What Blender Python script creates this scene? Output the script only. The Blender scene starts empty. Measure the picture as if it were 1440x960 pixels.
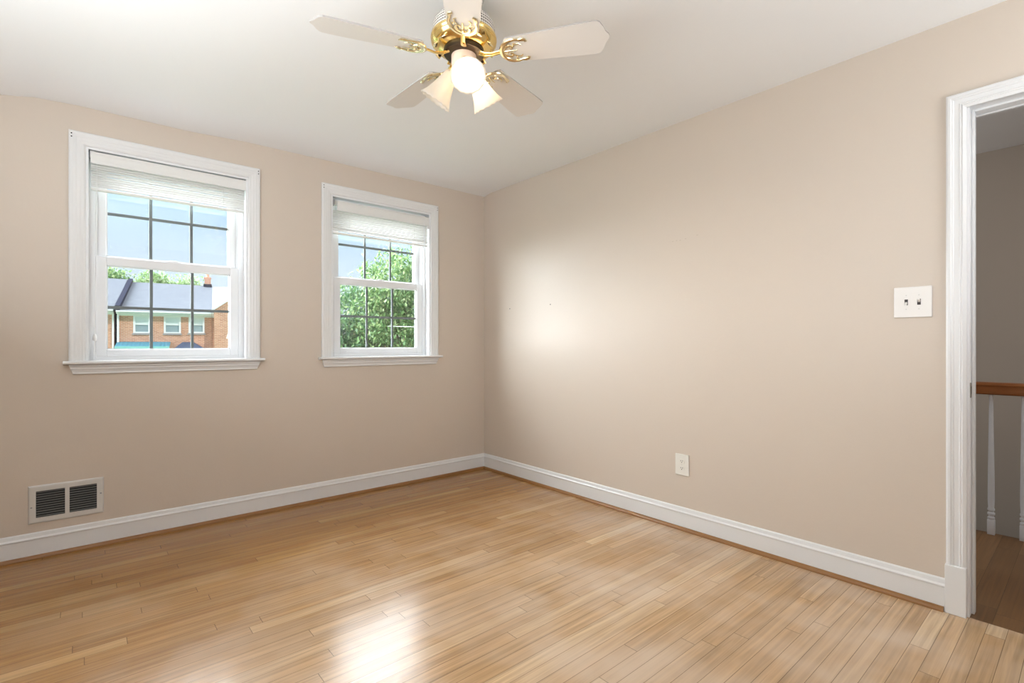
import bpy, bmesh, math, random
from mathutils import Vector, Matrix
from math import sin, cos, pi, floor, exp
random.seed(7)
scene = bpy.context.scene
COL = scene.collection

# ------------------------------------------------------------------ camera
# world: window wall is the plane Y=0 (room at Y<0), right wall the plane X=0 (room at X<0), metres
CAM = Vector((-2.735, -3.591, 1.11))
cd = bpy.data.cameras.new('camera'); cam = bpy.data.objects.new('camera', cd); COL.objects.link(cam)
cam.location = CAM
cam.rotation_euler = (pi/2, 0, -math.atan2(.6490, .7608))
cd.sensor_width = 36; cd.lens = 36*704/1440; cd.shift_y = 4/1440
cd.clip_start = .02; cd.clip_end = 300
scene.camera = cam

# ------------------------------------------------------------------ colour management, sky, sun, large lights
vs = scene.view_settings
scene.display_settings.display_device = 'sRGB'
vs.view_transform = 'Standard'; vs.look = 'None'; vs.gamma = 1; vs.use_curve_mapping = False
vs.exposure = 0.05

SKY_STRENGTH = 1.12
SUN_ENERGY = 3.2
HAZE_ENERGY = 36.0          # broad bright-sky light coming in at the two windows
LEFT_FILL_W = 63.0       # fill light added at an invented window in the unseen left wall
BACK_FILL_W = 31.0  # fill light added at an invented window in the unseen back wall
HALL_FILL_W = 17.0  # fill light added at the unseen end of the hall
BULB = 400.0

w = bpy.data.worlds.new('sky'); scene.world = w; w.use_nodes = True
nt = w.node_tree; nt.nodes.clear()
tc = nt.nodes.new('ShaderNodeTexCoord'); sp = nt.nodes.new('ShaderNodeSeparateXYZ')
rp = nt.nodes.new('ShaderNodeValToRGB'); bg = nt.nodes.new('ShaderNodeBackground'); wo = nt.nodes.new('ShaderNodeOutputWorld')
nt.links.new(tc.outputs['Generated'], sp.inputs[0]); nt.links.new(sp.outputs['Z'], rp.inputs[0])
nt.links.new(rp.outputs[0], bg.inputs[0]); nt.links.new(bg.outputs[0], wo.inputs[0])
cr = rp.color_ramp
cr.elements[0].position = 0.0; cr.elements[0].color = (.80, .87, .93, 1)
cr.elements[1].position = .55; cr.elements[1].color = (.24, .48, .86, 1)
e = cr.elements.new(.12); e.color = (.72, .84, .96, 1)
e = cr.elements.new(.26); e.color = (.50, .73, .96, 1)
bg.inputs[1].default_value = SKY_STRENGTH

def light(name, kind, energy, color, **kw):
    l = bpy.data.lights.new(name, kind); l.energy = energy; l.color = color
    o = bpy.data.objects.new(name, l); COL.objects.link(o)
    for k, v in kw.items(): setattr(l, k, v)
    return o
def aim(o, d):  # light shines along d
    o.rotation_euler = (-Vector(d)).to_track_quat('Z', 'Y').to_euler()
s1 = light('sun', 'SUN', SUN_ENERGY, (1, .95, .86), angle=.01); aim(s1, (-.45, .75, -.75))
s2 = light('bright_sky', 'SUN', HAZE_ENERGY, (.93, .97, 1), angle=math.radians(90)); aim(s2, (.78, -.56, -.42))
s3 = light('bright_sky_left', 'SUN', HAZE_ENERGY*.38, (.93, .97, 1), angle=math.radians(60)); aim(s3, (-.38, -.80, -.48))
a1 = light('left_fill_light', 'AREA', LEFT_FILL_W, (.90, .96, 1), shape='RECTANGLE', size=2.0, size_y=1.3)  # added fill, brightens ceiling and right wall from out of view
a1.location = (-3.52, -2.3, 1.55); aim(a1, (1, .10, 1.5))
a2 = light('back_fill_light', 'AREA', BACK_FILL_W, (.90, .96, 1), shape='RECTANGLE', size=.8, size_y=1.3)  # added fill from behind the camera, aimed up at the ceiling
a2.location = (-.60, -4.70, 1.6); aim(a2, (-.5, 1, 1.4))
a3 = light('hall_fill_light', 'AREA', HALL_FILL_W, (.93, .97, 1), shape='RECTANGLE', size=.8, size_y=1.1)  # unseen fill added to brighten the hall, no window is built here
a3.location = (1.2, -.55, 1.5); aim(a3, (0, -1, 0))
a4 = light('hall_overhead_fill', 'AREA', 10, (1, .97, .92), shape='DISK', size=.3); a4.location = (.6, -4.7, 2.42); aim(a4, (.1, .3, -1))  # added fill without a fixture, brightens the balusters and hall

# ------------------------------------------------------------------ materials
def mat(name, color, rough=.5, metal=0, spec=.5, **kw):
    m = bpy.data.materials.new(name); m.use_nodes = True
    b = m.node_tree.nodes['Principled BSDF']
    b.inputs['Base Color'].default_value = (*color, 1); b.inputs['Roughness'].default_value = rough
    b.inputs['Metallic'].default_value = metal; b.inputs['Specular IOR Level'].default_value = spec
    for k, v in kw.items(): b.inputs[k].default_value = v
    return m
def nodes(m):
    return m.node_tree, m.node_tree.nodes['Principled BSDF']
def N(t, kind, **kw):
    n = t.nodes.new(kind)
    for k, v in kw.items(): setattr(n, k, v)
    return n
def math_n(t, op, a, b=None, c=None):
    n = N(t, 'ShaderNodeMath', operation=op)
    for i, v in enumerate((a, b, c)):
        if v is None: continue
        if isinstance(v, (int, float)): n.inputs[i].default_value = v
        else: t.links.new(v, n.inputs[i])
    return n.outputs[0]
def mottled(name, c1, c2, scale, rough=.5, bump=0, bscale=None, **kw):
    m = mat(name, c1, rough, **kw); t, b = nodes(m)
    tcn = N(t, 'ShaderNodeTexCoord'); nz = N(t, 'ShaderNodeTexNoise'); nz.inputs['Scale'].default_value = scale
    nz.inputs['Detail'].default_value = 3
    t.links.new(tcn.outputs['Object'], nz.inputs['Vector'])
    mx = N(t, 'ShaderNodeMix', data_type='RGBA'); mx.inputs['A'].default_value = (*c1, 1); mx.inputs['B'].default_value = (*c2, 1)
    t.links.new(nz.outputs['Fac'], mx.inputs['Factor']); t.links.new(mx.outputs['Result'], b.inputs['Base Color'])
    if bump:
        n2 = N(t, 'ShaderNodeTexNoise'); n2.inputs['Scale'].default_value = bscale or scale*8
        t.links.new(tcn.outputs['Object'], n2.inputs['Vector'])
        bp = N(t, 'ShaderNodeBump'); bp.inputs['Strength'].default_value = bump; bp.inputs['Distance'].default_value = .01
        t.links.new(n2.outputs['Fac'], bp.inputs['Height']); t.links.new(bp.outputs[0], b.inputs['Normal'])
    return m
def floor_mat(name, width, length, cols, pale, worn_amt, rough, orange=(.36,.16,.045)):
    m = mat(name, (.5,.3,.2), rough); t, b = nodes(m)
    geo = N(t, 'ShaderNodeNewGeometry'); s = N(t, 'ShaderNodeSeparateXYZ'); t.links.new(geo.outputs['Position'], s.inputs[0])
    X, Y = s.outputs['X'], s.outputs['Y']
    yr = math_n(t, 'DIVIDE', Y, width); row = math_n(t, 'FLOOR', yr); fy = math_n(t, 'FRACT', yr)
    wn = N(t, 'ShaderNodeTexWhiteNoise', noise_dimensions='1D'); t.links.new(row, wn.inputs['W'])
    xo = math_n(t, 'MULTIPLY_ADD', wn.outputs['Value'], 9.3, math_n(t, 'DIVIDE', X, length))
    colr = math_n(t, 'FLOOR', xo); fx = math_n(t, 'FRACT', xo)
    cb = N(t, 'ShaderNodeCombineXYZ'); t.links.new(row, cb.inputs[0]); t.links.new(colr, cb.inputs[1])
    w2 = N(t, 'ShaderNodeTexWhiteNoise', noise_dimensions='2D'); t.links.new(cb.outputs[0], w2.inputs['Vector'])
    rid = w2.outputs['Value']
    ramp = N(t, 'ShaderNodeValToRGB'); t.links.new(rid, ramp.inputs[0])
    r = ramp.color_ramp; r.elements[0].color = (*cols[0],1); r.elements[1].color = (*cols[-1],1)
    for i, c in enumerate(cols[1:-1]):
        el = r.elements.new((i+1)/(len(cols)-1)); el.color = (*c,1)
    # long grain
    gv = N(t, 'ShaderNodeCombineXYZ')
    t.links.new(math_n(t, 'MULTIPLY_ADD', rid, 31, math_n(t, 'MULTIPLY', X, 2.2)), gv.inputs[0])
    t.links.new(math_n(t, 'MULTIPLY', Y, 75), gv.inputs[1]); t.links.new(rid, gv.inputs[2])
    gn = N(t, 'ShaderNodeTexNoise'); gn.inputs['Scale'].default_value = 1; gn.inputs['Detail'].default_value = 5; gn.inputs['Distortion'].default_value = .6
    t.links.new(gv.outputs[0], gn.inputs['Vector'])
    gr = N(t, 'ShaderNodeMapRange'); gr.inputs['From Min'].default_value = .3; gr.inputs['From Max'].default_value = .7
    gr.inputs['To Min'].default_value = .72; gr.inputs['To Max'].default_value = 1.16
    t.links.new(gn.outputs['Fac'], gr.inputs['Value'])
    # old orange finish left along the window wall and in patches, pale wear where people walked
    wp = N(t, 'ShaderNodeTexNoise', noise_dimensions='2D'); wp.inputs['Scale'].default_value = 1.3; wp.inputs['Detail'].default_value = 4
    t.links.new(geo.outputs['Position'], wp.inputs['Vector'])
    yy = N(t, 'ShaderNodeMapRange'); yy.inputs['From Min'].default_value = -2.5; yy.inputs['From Max'].default_value = -.3
    yy.inputs['To Min'].default_value = 0; yy.inputs['To Max'].default_value = 1; t.links.new(Y, yy.inputs['Value'])
    of = math_n(t, 'MULTIPLY_ADD', wp.outputs['Fac'], .9, math_n(t, 'SUBTRACT', yy.outputs[0], .55))
    ofc = N(t, 'ShaderNodeClamp'); t.links.new(math_n(t, 'MULTIPLY', of, worn_amt), ofc.inputs[0])
    m1 = N(t, 'ShaderNodeMix', data_type='RGBA', blend_type='MULTIPLY'); m1.inputs['Factor'].default_value = 1
    t.links.new(ramp.outputs[0], m1.inputs['A'])
    gcol = N(t, 'ShaderNodeCombineColor')
    for i in range(3): t.links.new(gr.outputs[0], gcol.inputs[i])
    t.links.new(gcol.outputs[0], m1.inputs['B'])
    m2 = N(t, 'ShaderNodeMix', data_type='RGBA', blend_type='MULTIPLY'); t.links.new(ofc.outputs[0], m2.inputs['Factor'])
    t.links.new(m1.outputs['Result'], m2.inputs['A']); m2.inputs['B'].default_value = (*orange, 1)
    wp2 = N(t, 'ShaderNodeTexNoise', noise_dimensions='2D'); wp2.inputs['Scale'].default_value = 1.9; wp2.inputs['Detail'].default_value = 3; wp2.inputs['Roughness'].default_value = .55
    t.links.new(geo.outputs['Position'], wp2.inputs['Vector'])
    pr = N(t, 'ShaderNodeMapRange'); pr.inputs['From Min'].default_value = .38; pr.inputs['From Max'].default_value = .75
    pr.inputs['To Max'].default_value = pale[3]; t.links.new(wp2.outputs['Fac'], pr.inputs['Value'])
    m3 = N(t, 'ShaderNodeMix', data_type='RGBA'); t.links.new(math_n(t, 'MULTIPLY', pr.outputs[0], math_n(t, 'SUBTRACT', 1.0, ofc.outputs[0])), m3.inputs['Factor'])
    t.links.new(m2.outputs['Result'], m3.inputs['A']); m3.inputs['B'].default_value = (*pale[:3], 1)
    # seams
    ey = math_n(t, 'LESS_THAN', math_n(t, 'ABSOLUTE', math_n(t, 'SUBTRACT', fy, .5)), .5-.0009/width)
    ex = math_n(t, 'LESS_THAN', math_n(t, 'ABSOLUTE', math_n(t, 'SUBTRACT', fx, .5)), .5-.0012/length)
    sm = math_n(t, 'MULTIPLY', ey, ex)
    sr = N(t, 'ShaderNodeMapRange'); sr.inputs['To Min'].default_value = .45; sr.inputs['To Max'].default_value = 1; t.links.new(sm, sr.inputs['Value'])
    sc_ = N(t, 'ShaderNodeCombineColor')
    for i in range(3): t.links.new(sr.outputs[0], sc_.inputs[i])
    m4 = N(t, 'ShaderNodeMix', data_type='RGBA', blend_type='MULTIPLY'); m4.inputs['Factor'].default_value = 1
    t.links.new(m3.outputs['Result'], m4.inputs['A']); t.links.new(sc_.outputs[0], m4.inputs['B'])
    t.links.new(m4.outputs['Result'], b.inputs['Base Color'])
    # slight cupping and tilt of each board
    hh = math_n(t, 'MULTIPLY_ADD', fy, math_n(t, 'SUBTRACT', rid, .5), math_n(t, 'MULTIPLY', gn.outputs['Fac'], .35))
    hh2 = math_n(t, 'ADD', hh, math_n(t, 'MULTIPLY', sm, .5))
    bp = N(t, 'ShaderNodeBump'); bp.inputs['Strength'].default_value = .35; bp.inputs['Distance'].default_value = .0012
    t.links.new(hh2, bp.inputs['Height']); t.links.new(bp.outputs[0], b.inputs['Normal'])
    return m

M_wall = mottled('beige_wall_paint', (.66,.575,.49), (.645,.56,.48), 1.5, rough=.42, bump=.04, bscale=60)
M_ceil = mottled('white_ceiling_paint', (.87,.87,.87), (.85,.85,.855), 1.2, rough=.8, bump=.05, bscale=12)
M_trim = mottled('white_trim_paint', (.80,.80,.80), (.78,.78,.785), 3, rough=.32)
M_vinyl = mat('white_vinyl', (.84,.85,.87), .3)
M_muntin = mat('grey_grille_bar', (.15,.17,.175), .5)
M_blind = mat('white_blind_slat', (.80,.795,.78), .4)
M_cord = mat('white_cord', (.85,.85,.85), .6)
M_wand = mat('clear_plastic_wand', (.86,.88,.90), .15)
M_hardware = mat('grey_metal', (.35,.35,.36), .35, .8)
M_black = mat('black_hole', (.02,.02,.02), .8)
M_switch = mat('ivory_plastic', (.80,.77,.74), .3)
M_slot = mat('dark_slot', (.06,.05,.05), .6)
M_outlet = mat('cream_plastic', (.80,.78,.72), .3)
M_vent = mat('enamel_vent', (.66,.64,.61), .35)
M_louver = mat('grey_louver', (.13,.125,.12), .45)
M_scuff = mat('scuffed_paint', (.50,.42,.34), .7)
M_duct = mat('dark_duct', (.015,.015,.015), .9)
M_strike = mat('worn_nickel', (.30,.28,.25), .45, .7)
M_shoe = mottled('oak_shoe_moulding', (.33,.155,.045), (.22,.095,.025), 9, rough=.35)
M_rail = mottled('oak_handrail', (.36,.13,.035), (.27,.085,.02), 14, rough=.3)
M_baluster = mat('white_baluster_paint', (.80,.83,.88), .35)
M_floor = floor_mat('oak_strip_floor', .057, 1.15,
    [(.44,.265,.13),(.51,.325,.175),(.47,.285,.14),(.55,.36,.20),(.50,.31,.16),(.66,.48,.30)], (.62,.49,.38,.8), 1.3, .22, orange=(.74,.58,.34))
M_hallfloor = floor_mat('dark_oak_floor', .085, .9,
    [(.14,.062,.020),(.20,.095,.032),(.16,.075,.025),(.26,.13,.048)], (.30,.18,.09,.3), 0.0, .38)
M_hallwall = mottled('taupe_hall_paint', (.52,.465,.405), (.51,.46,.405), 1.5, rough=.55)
M_blade = mottled('white_wood_blade', (.78,.745,.70), (.74,.70,.655), 6, rough=.4)
M_blade_edge = mat('blade_edge', (.45,.42,.40), .5)
M_brass = mat('polished_brass', (.86,.64,.26), .16, 1)
M_brass2 = mat('pale_brass', (.90,.80,.55), .2, 1)
M_motor = mat('dark_motor', (.035,.022,.012), .4, .5)
M_cup = mat('cream_switch_cup', (.78,.62,.50), .35)
# perforated white band of the fan housing
M_mesh = mat('perforated_white_metal', (.8,.78,.74), .4); t, b = nodes(M_mesh)
tcn = N(t, 'ShaderNodeTexCoord'); sx = N(t, 'ShaderNodeSeparateXYZ'); t.links.new(tcn.outputs['Object'], sx.inputs[0])
an = math_n(t, 'ARCTAN2', sx.outputs['Y'], sx.outputs['X'])
u_ = math_n(t, 'SINE', math_n(t, 'MULTIPLY_ADD', an, 40, math_n(t, 'MULTIPLY', sx.outputs['Z'], 300)))
v_ = math_n(t, 'SINE', math_n(t, 'MULTIPLY_ADD', an, 40, math_n(t, 'MULTIPLY', sx.outputs['Z'], -300)))
hole = math_n(t, 'GREATER_THAN', math_n(t, 'MULTIPLY', u_, v_), .12)
mx = N(t, 'ShaderNodeMix', data_type='RGBA'); mx.inputs['A'].default_value = (.80,.76,.70,1); mx.inputs['B'].default_value = (.10,.08,.07,1)
t.links.new(hole, mx.inputs['Factor']); t.links.new(mx.outputs['Result'], b.inputs['Base Color'])
# frosted glass shade: lets the bulb's light through
def shade_mat():
    m = bpy.data.materials.new('frosted_glass'); m.use_nodes = True; t = m.node_tree; t.nodes.clear()
    d = N(t, 'ShaderNodeBsdfDiffuse'); d.inputs[0].default_value = (.92,.88,.82,1)
    tr = N(t, 'ShaderNodeBsdfTranslucent'); tr.inputs[0].default_value = (.95,.90,.82,1)
    g = N(t, 'ShaderNodeBsdfGlossy'); g.inputs[0].default_value = (1,1,1,1); g.inputs['Roughness'].default_value = .2
    x = N(t, 'ShaderNodeMixShader'); x.inputs[0].default_value = .68; t.links.new(d.outputs[0], x.inputs[1]); t.links.new(tr.outputs[0], x.inputs[2])
    y = N(t, 'ShaderNodeMixShader'); y.inputs[0].default_value = .06; t.links.new(x.outputs[0], y.inputs[1]); t.links.new(g.outputs[0], y.inputs[2])
    o = N(t, 'ShaderNodeOutputMaterial'); t.links.new(y.outputs[0], o.inputs[0]); return m
M_shade = shade_mat()
def glass_mat():
    m = bpy.data.materials.new('window_glass'); m.use_nodes = True; t = m.node_tree; t.nodes.clear()
    tr = N(t, 'ShaderNodeBsdfTransparent'); tr.inputs[0].default_value = (.98,.99,.99,1)
    g = N(t, 'ShaderNodeBsdfGlossy'); g.inputs['Roughness'].default_value = .02
    x = N(t, 'ShaderNodeMixShader'); x.inputs[0].default_value = .03
    t.links.new(tr.outputs[0], x.inputs[1]); t.links.new(g.outputs[0], x.inputs[2])
    o = N(t, 'ShaderNodeOutputMaterial'); t.links.new(x.outputs[0], o.inputs[0]); return m
M_glass = glass_mat()
def emit_mat(name, col, s):
    m = bpy.data.materials.new(name); m.use_nodes = True; t = m.node_tree; t.nodes.clear()
    e_ = N(t, 'ShaderNodeEmission'); e_.inputs[0].default_value = (*col,1); e_.inputs[1].default_value = s
    o = N(t, 'ShaderNodeOutputMaterial'); t.links.new(e_.outputs[0], o.inputs[0]); return m
M_bulb = emit_mat('lit_bulb', (1,.80,.56), BULB)
M_bulb_off = mat('unlit_bulb', (.85,.83,.80), .3)
# outdoors
def brick_mat(name, c1, c2, mortar):
    m = mat(name, c1, .85); t, b = nodes(m)
    tcn = N(t, 'ShaderNodeTexCoord'); s = N(t, 'ShaderNodeSeparateXYZ'); t.links.new(tcn.outputs['Object'], s.inputs[0])
    cb = N(t, 'ShaderNodeCombineXYZ'); t.links.new(math_n(t, 'ADD', s.outputs['X'], s.outputs['Y']), cb.inputs[0]); t.links.new(s.outputs['Z'], cb.inputs[1])
    br = N(t, 'ShaderNodeTexBrick'); t.links.new(cb.outputs[0], br.inputs['Vector'])
    br.inputs['Color1'].default_value = (*c1,1); br.inputs['Color2'].default_value = (*c2,1); br.inputs['Mortar'].default_value = (*mortar,1)
    br.inputs['Scale'].default_value = 1; br.inputs['Brick Width'].default_value = .21; br.inputs['Row Height'].default_value = .072; br.inputs['Mortar Size'].default_value = .008
    t.links.new(br.outputs['Color'], b.inputs['Base Color']); return m
M_brick = brick_mat('red_brick', (.58,.27,.165), (.42,.17,.10), (.62,.48,.38))
M_shingle = mottled('grey_shingle', (.17,.18,.20), (.10,.108,.125), 3.5, rough=1, spec=.0)
M_shingle2 = mottled('pale_shingle', (.31,.32,.33), (.26,.27,.28), 2.2, rough=.8)
M_flash_shade = mat('navy_flashing_and_shade', (.028,.031,.048), .9, spec=.0)  # flashing and coping; also colours the painted shade between two houses
M_wtrim = mat('white_exterior_trim', (.72,.72,.72), .5)
M_exglass = mat('house_window_glass', (.26,.33,.36), .15)
M_exshade = mat('house_window_shade', (.66,.70,.70), .6)
M_sill = mat('stone_sill', (.33,.30,.30), .8)
M_teal = mat('teal_awning', (.05,.20,.27), .5)
M_teal2 = mat('pale_teal_valance', (.22,.50,.47), .5)
M_blue = mat('slate_blue_awning', (.05,.075,.13), .5)
M_grass = mottled('lawn', (.10,.18,.05), (.06,.12,.03), 1.5, rough=.95)
M_road = mottled('asphalt', (.12,.12,.125), (.09,.09,.095), 2, rough=.9)
M_bark = mottled('bark', (.12,.085,.06), (.07,.05,.035), 6, rough=.95)
def leaf_mat(name, c1, c2, c3):
    m = mat(name, c1, .55); t, b = nodes(m)
    g = N(t, 'ShaderNodeNewGeometry'); r = N(t, 'ShaderNodeValToRGB'); t.links.new(g.outputs['Random Per Island'], r.inputs[0])
    r.color_ramp.elements[0].color = (*c1,1); r.color_ramp.elements[1].color = (*c3,1); el = r.color_ramp.elements.new(.6); el.color = (*c2,1)
    t.links.new(r.outputs[0], b.inputs['Base Color']); b.inputs['Subsurface Weight'].default_value = 0
    tr = N(t, 'ShaderNodeBsdfTranslucent'); t.links.new(r.outputs[0], tr.inputs[0])
    x = N(t, 'ShaderNodeMixShader'); x.inputs[0].default_value = .3; t.links.new(b.outputs[0], x.inputs[1]); t.links.new(tr.outputs[0], x.inputs[2])
    t.links.new(x.outputs[0], t.nodes['Material Output'].inputs[0]); return m
M_leaf = leaf_mat('green_leaves', (.06,.14,.045), (.14,.26,.08), (.42,.50,.24))
M_leaf2 = leaf_mat('pale_leaves', (.13,.24,.09), (.27,.40,.16), (.55,.60,.38))
M_leaf3 = leaf_mat('deep_leaves', (.035,.10,.045), (.08,.18,.07), (.26,.38,.16))
M_wire = mat('grey_cable', (.5,.5,.48), .6)

# ------------------------------------------------------------------ mesh helpers
class MB:
    def __init__(s, T=None): s.b = bmesh.new(); s.T = T
    def v(s, p):
        p = Vector(p); return s.b.verts.new(s.T @ p if s.T else p)
    def face(s, pts):
        try: return s.b.faces.new([s.v(p) for p in pts])
        except ValueError: return None
    def box(s, x0, x1, y0, y1, z0, z1, bev=0):
        c = [s.v((x, y, z)) for z in (z0, z1) for x, y in ((x0,y0),(x1,y0),(x1,y1),(x0,y1))]
        fs = [s.b.faces.new([c[i] for i in q]) for q in ((3,2,1,0),(4,5,6,7),(0,1,5,4),(1,2,6,5),(2,3,7,6),(3,0,4,7))]
        if bev:
            es = list({e for f in fs for e in f.edges})
            bmesh.ops.bevel(s.b, geom=es, offset=bev, segments=2, profile=.5, affect='EDGES')
        return s
    def rings(s, rings, close=True, cap=True):
        vs_ = [[s.v(p) for p in r] for r in rings]; n = len(vs_[0])
        for a, b_ in zip(vs_, vs_[1:]):
            for i in range(n if close else n-1):
                j = (i+1) % n; s.b.faces.new((a[i], a[j], b_[j], b_[i]))
        if cap and close:
            s.b.faces.new(list(reversed(vs_[0]))); s.b.faces.new(vs_[-1])
        return s
    def lathe(s, prof, n=32, M=Matrix.Identity(4), cap=True):
        rs = [[M @ Vector((r*cos(2*pi*i/n), r*sin(2*pi*i/n), z)) for i in range(n)] for r, z in prof]
        return s.rings(rs, cap=cap)
    def tube(s, pts, r, n=8, flat=1.0):
        pts = [Vector(p) for p in pts]; rs = []
        up = Vector((0,0,1)); prev = None
        for i, p in enumerate(pts):
            d = (pts[min(i+1,len(pts)-1)] - pts[max(i-1,0)]).normalized()
            a = d.cross(up) if prev is None else prev - d*prev.dot(d)
            if a.length < 1e-4: a = d.cross(Vector((1,0,0)))
            a.normalize(); prev = a; c = d.cross(a)
            rr = r[i] if isinstance(r, (list, tuple)) else r
            rs.append([p + a*rr*cos(2*pi*k/n) + c*rr*flat*sin(2*pi*k/n) for k in range(n)])
        return s.rings(rs)
    def prism(s, outline, fn0, fn1):  # outline of 2D points, two maps to 3D
        return s.rings([[fn0(*p) for p in outline], [fn1(*p) for p in outline]])
    def build(s, name, material, parent=None, smooth=False, **props):
        bmesh.ops.remove_doubles(s.b, verts=s.b.verts, dist=1e-6)
        bmesh.ops.recalc_face_normals(s.b, faces=s.b.faces)
        me = bpy.data.meshes.new(name); s.b.to_mesh(me); s.b.free()
        for m in (material if isinstance(material, (list, tuple)) else [material]): me.materials.append(m)
        if smooth:
            for p in me.polygons: p.use_smooth = True
            try: me.set_sharp_from_angle(angle=math.radians(38))
            except Exception: pass
        o = bpy.data.objects.new(name, me); COL.objects.link(o)
        if parent: o.parent = parent
        for k, v_ in props.items(): o[k] = v_
        return o
def empty(name, loc=(0,0,0), rz=0, **props):
    o = bpy.data.objects.new(name, None); COL.objects.link(o); o.location = loc; o.rotation_euler = (0,0,rz)
    o.empty_display_size = .1
    for k, v_ in props.items(): o[k] = v_
    return o
def wall_mesh(us, vs_, holes, P, thick):
    """grid wall with real openings; P(u,v,d) maps to space, d from 0 (inner face) to thick"""
    mb = MB(); us = sorted(set(us)); vs_ = sorted(set(vs_))
    def solid(i, j):
        if i < 0 or j < 0 or i >= len(us)-1 or j >= len(vs_)-1: return False
        cu, cv = (us[i]+us[i+1])/2, (vs_[j]+vs_[j+1])/2
        return not any(a < cu < b_ and c < cv < d for a, b_, c, d in holes)
    for i in range(len(us)-1):
        for j in range(len(vs_)-1):
            if not solid(i, j): continue
            a, b_, c, d = us[i], us[i+1], vs_[j], vs_[j+1]
            for q in (0, thick): mb.face([P(a,c,q),P(b_,c,q),P(b_,d,q),P(a,d,q)])
            if not solid(i-1,j): mb.face([P(a,c,0),P(a,d,0),P(a,d,thick),P(a,c,thick)])
            if not solid(i+1,j): mb.face([P(b_,c,0),P(b_,d,0),P(b_,d,thick),P(b_,c,thick)])
            if not solid(i,j-1): mb.face([P(a,c,0),P(b_,c,0),P(b_,c,thick),P(a,c,thick)])
            if not solid(i,j+1): mb.face([P(a,d,0),P(b_,d,0),P(b_,d,thick),P(a,d,thick)])
    return mb
def struct(o): o['kind'] = 'structure'; return o

# ------------------------------------------------------------------ room shell
XL, YB, H = -3.55, -4.75, 2.451          # unseen left and back walls, ceiling height
W1 = (-2.732, -1.928); W2 = (-1.385, -.560); WZ0, WZ1 = 1.0, 2.192
DY0, DY1, DZ = -3.250, -4.06, 2.075       # doorway in the right wall
HX, HX2 = 1.33, 2.06                      # edge of the hall floor, far wall of the stairwell

struct(MB().box(XL-.2, .0, YB-.2, .22, -.12, 0).build('floor', M_floor))
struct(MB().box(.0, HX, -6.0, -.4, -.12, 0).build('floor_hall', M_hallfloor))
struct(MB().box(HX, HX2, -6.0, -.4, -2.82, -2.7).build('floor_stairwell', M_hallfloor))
# ceiling with the gentle sag of old plaster towards the window wall
def sag(x):
    k = [(-3.6,.10),(-3.06,.068),(-2.92,.040),(-2.75,.031),(-2.3,.030),(-1.88,.012),(-1.2,.006),(-.5,0),(.3,0)]
    for (a, b_), (c, d) in zip(k, k[1:]):
        if a <= x <= c:
            f = (x-a)/(c-a); f = f*f*(3-2*f); return b_+(d-b_)*f
    return 0
mb = MB(); nx, ys = 60, [YB-.2,-4,-3,-2.2,-1.6,-1.2,-.9,-.7,-.55,-.42,-.32,-.24,-.18,-.13,-.09,-.06,-.035,-.015,0.0,.22]
g = []
for i in range(nx+1):
    x = XL-.2 + (0.0-(XL-.2))*i/nx; row = []
    for y in ys:
        d = max(0, -y); z = H - sag(x)*exp(-(d/.45)**1.6) - .016*exp(-(d/.055)**1.5)*(1 if d < .5 else 0)
        row.append(mb.v((x, y, z)))
    g.append(row)
for i in range(nx):
    for j in range(len(ys)-1): mb.b.faces.new((g[i][j], g[i][j+1], g[i+1][j+1], g[i+1][j]))
top = [mb.v(p) for p in ((XL-.2,YB-.2,H+.25),(0,YB-.2,H+.25),(0,.22,H+.25),(XL-.2,.22,H+.25))]
mb.b.faces.new(top)
for a, b_, side in ((0,1,[r[0] for r in g]),(1,2,g[-1]),(2,3,[r[-1] for r in reversed(g)]),(3,0,list(reversed(g[0])))):
    mb.b.faces.new([top[a], top[b_]] + list(reversed(side)))
struct(mb.build('ceiling', M_ceil, smooth=True))
struct(MB().box(.131, HX2, -6.0, -.4, H+.003, H+.25).build('ceiling_hall', M_ceil))

struct(wall_mesh([XL-.2, W1[0], W1[1], W2[0], W2[1], .13], [0, WZ0, WZ1, H], [(*W1, WZ0, WZ1), (*W2, WZ0, WZ1)],
    lambda u, v, d: (u, d, v), .22).build('wall_front', M_wall))
wr = struct(wall_mesh([YB-.2, DY1-.012, DY0+.012, 0], [0, DZ+.012, H], [(DY1-.012, DY0+.012, -1, DZ+.012)], lambda u, v, d: (d, u, v), .13).build('wall_right', M_wall))
LW = (-3.35, -1.25, .9, 2.25)
struct(wall_mesh([YB-.2, LW[0], LW[1], 0], [0, LW[2], LW[3], H], [LW], lambda u, v, d: (XL-d, u, v), .2).build('wall_left', M_wall))
BW = (-1.05, -.15, .95, 2.25)
struct(wall_mesh([XL, BW[0], BW[1], 0], [0, BW[2], BW[3], H], [BW], lambda u, v, d: (u, YB-d, v), .2).build('wall_back', M_wall))
# hall shell
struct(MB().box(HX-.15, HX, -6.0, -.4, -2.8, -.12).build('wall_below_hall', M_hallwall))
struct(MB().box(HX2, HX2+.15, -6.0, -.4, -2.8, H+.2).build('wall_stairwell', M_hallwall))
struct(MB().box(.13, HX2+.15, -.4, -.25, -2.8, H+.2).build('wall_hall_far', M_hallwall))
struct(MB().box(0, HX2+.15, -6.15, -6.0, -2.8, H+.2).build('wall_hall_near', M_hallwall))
struct(MB().box(0, .13, -6.0, YB-.2, 0, H).build('wall_hall_side', M_hallwall))

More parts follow.
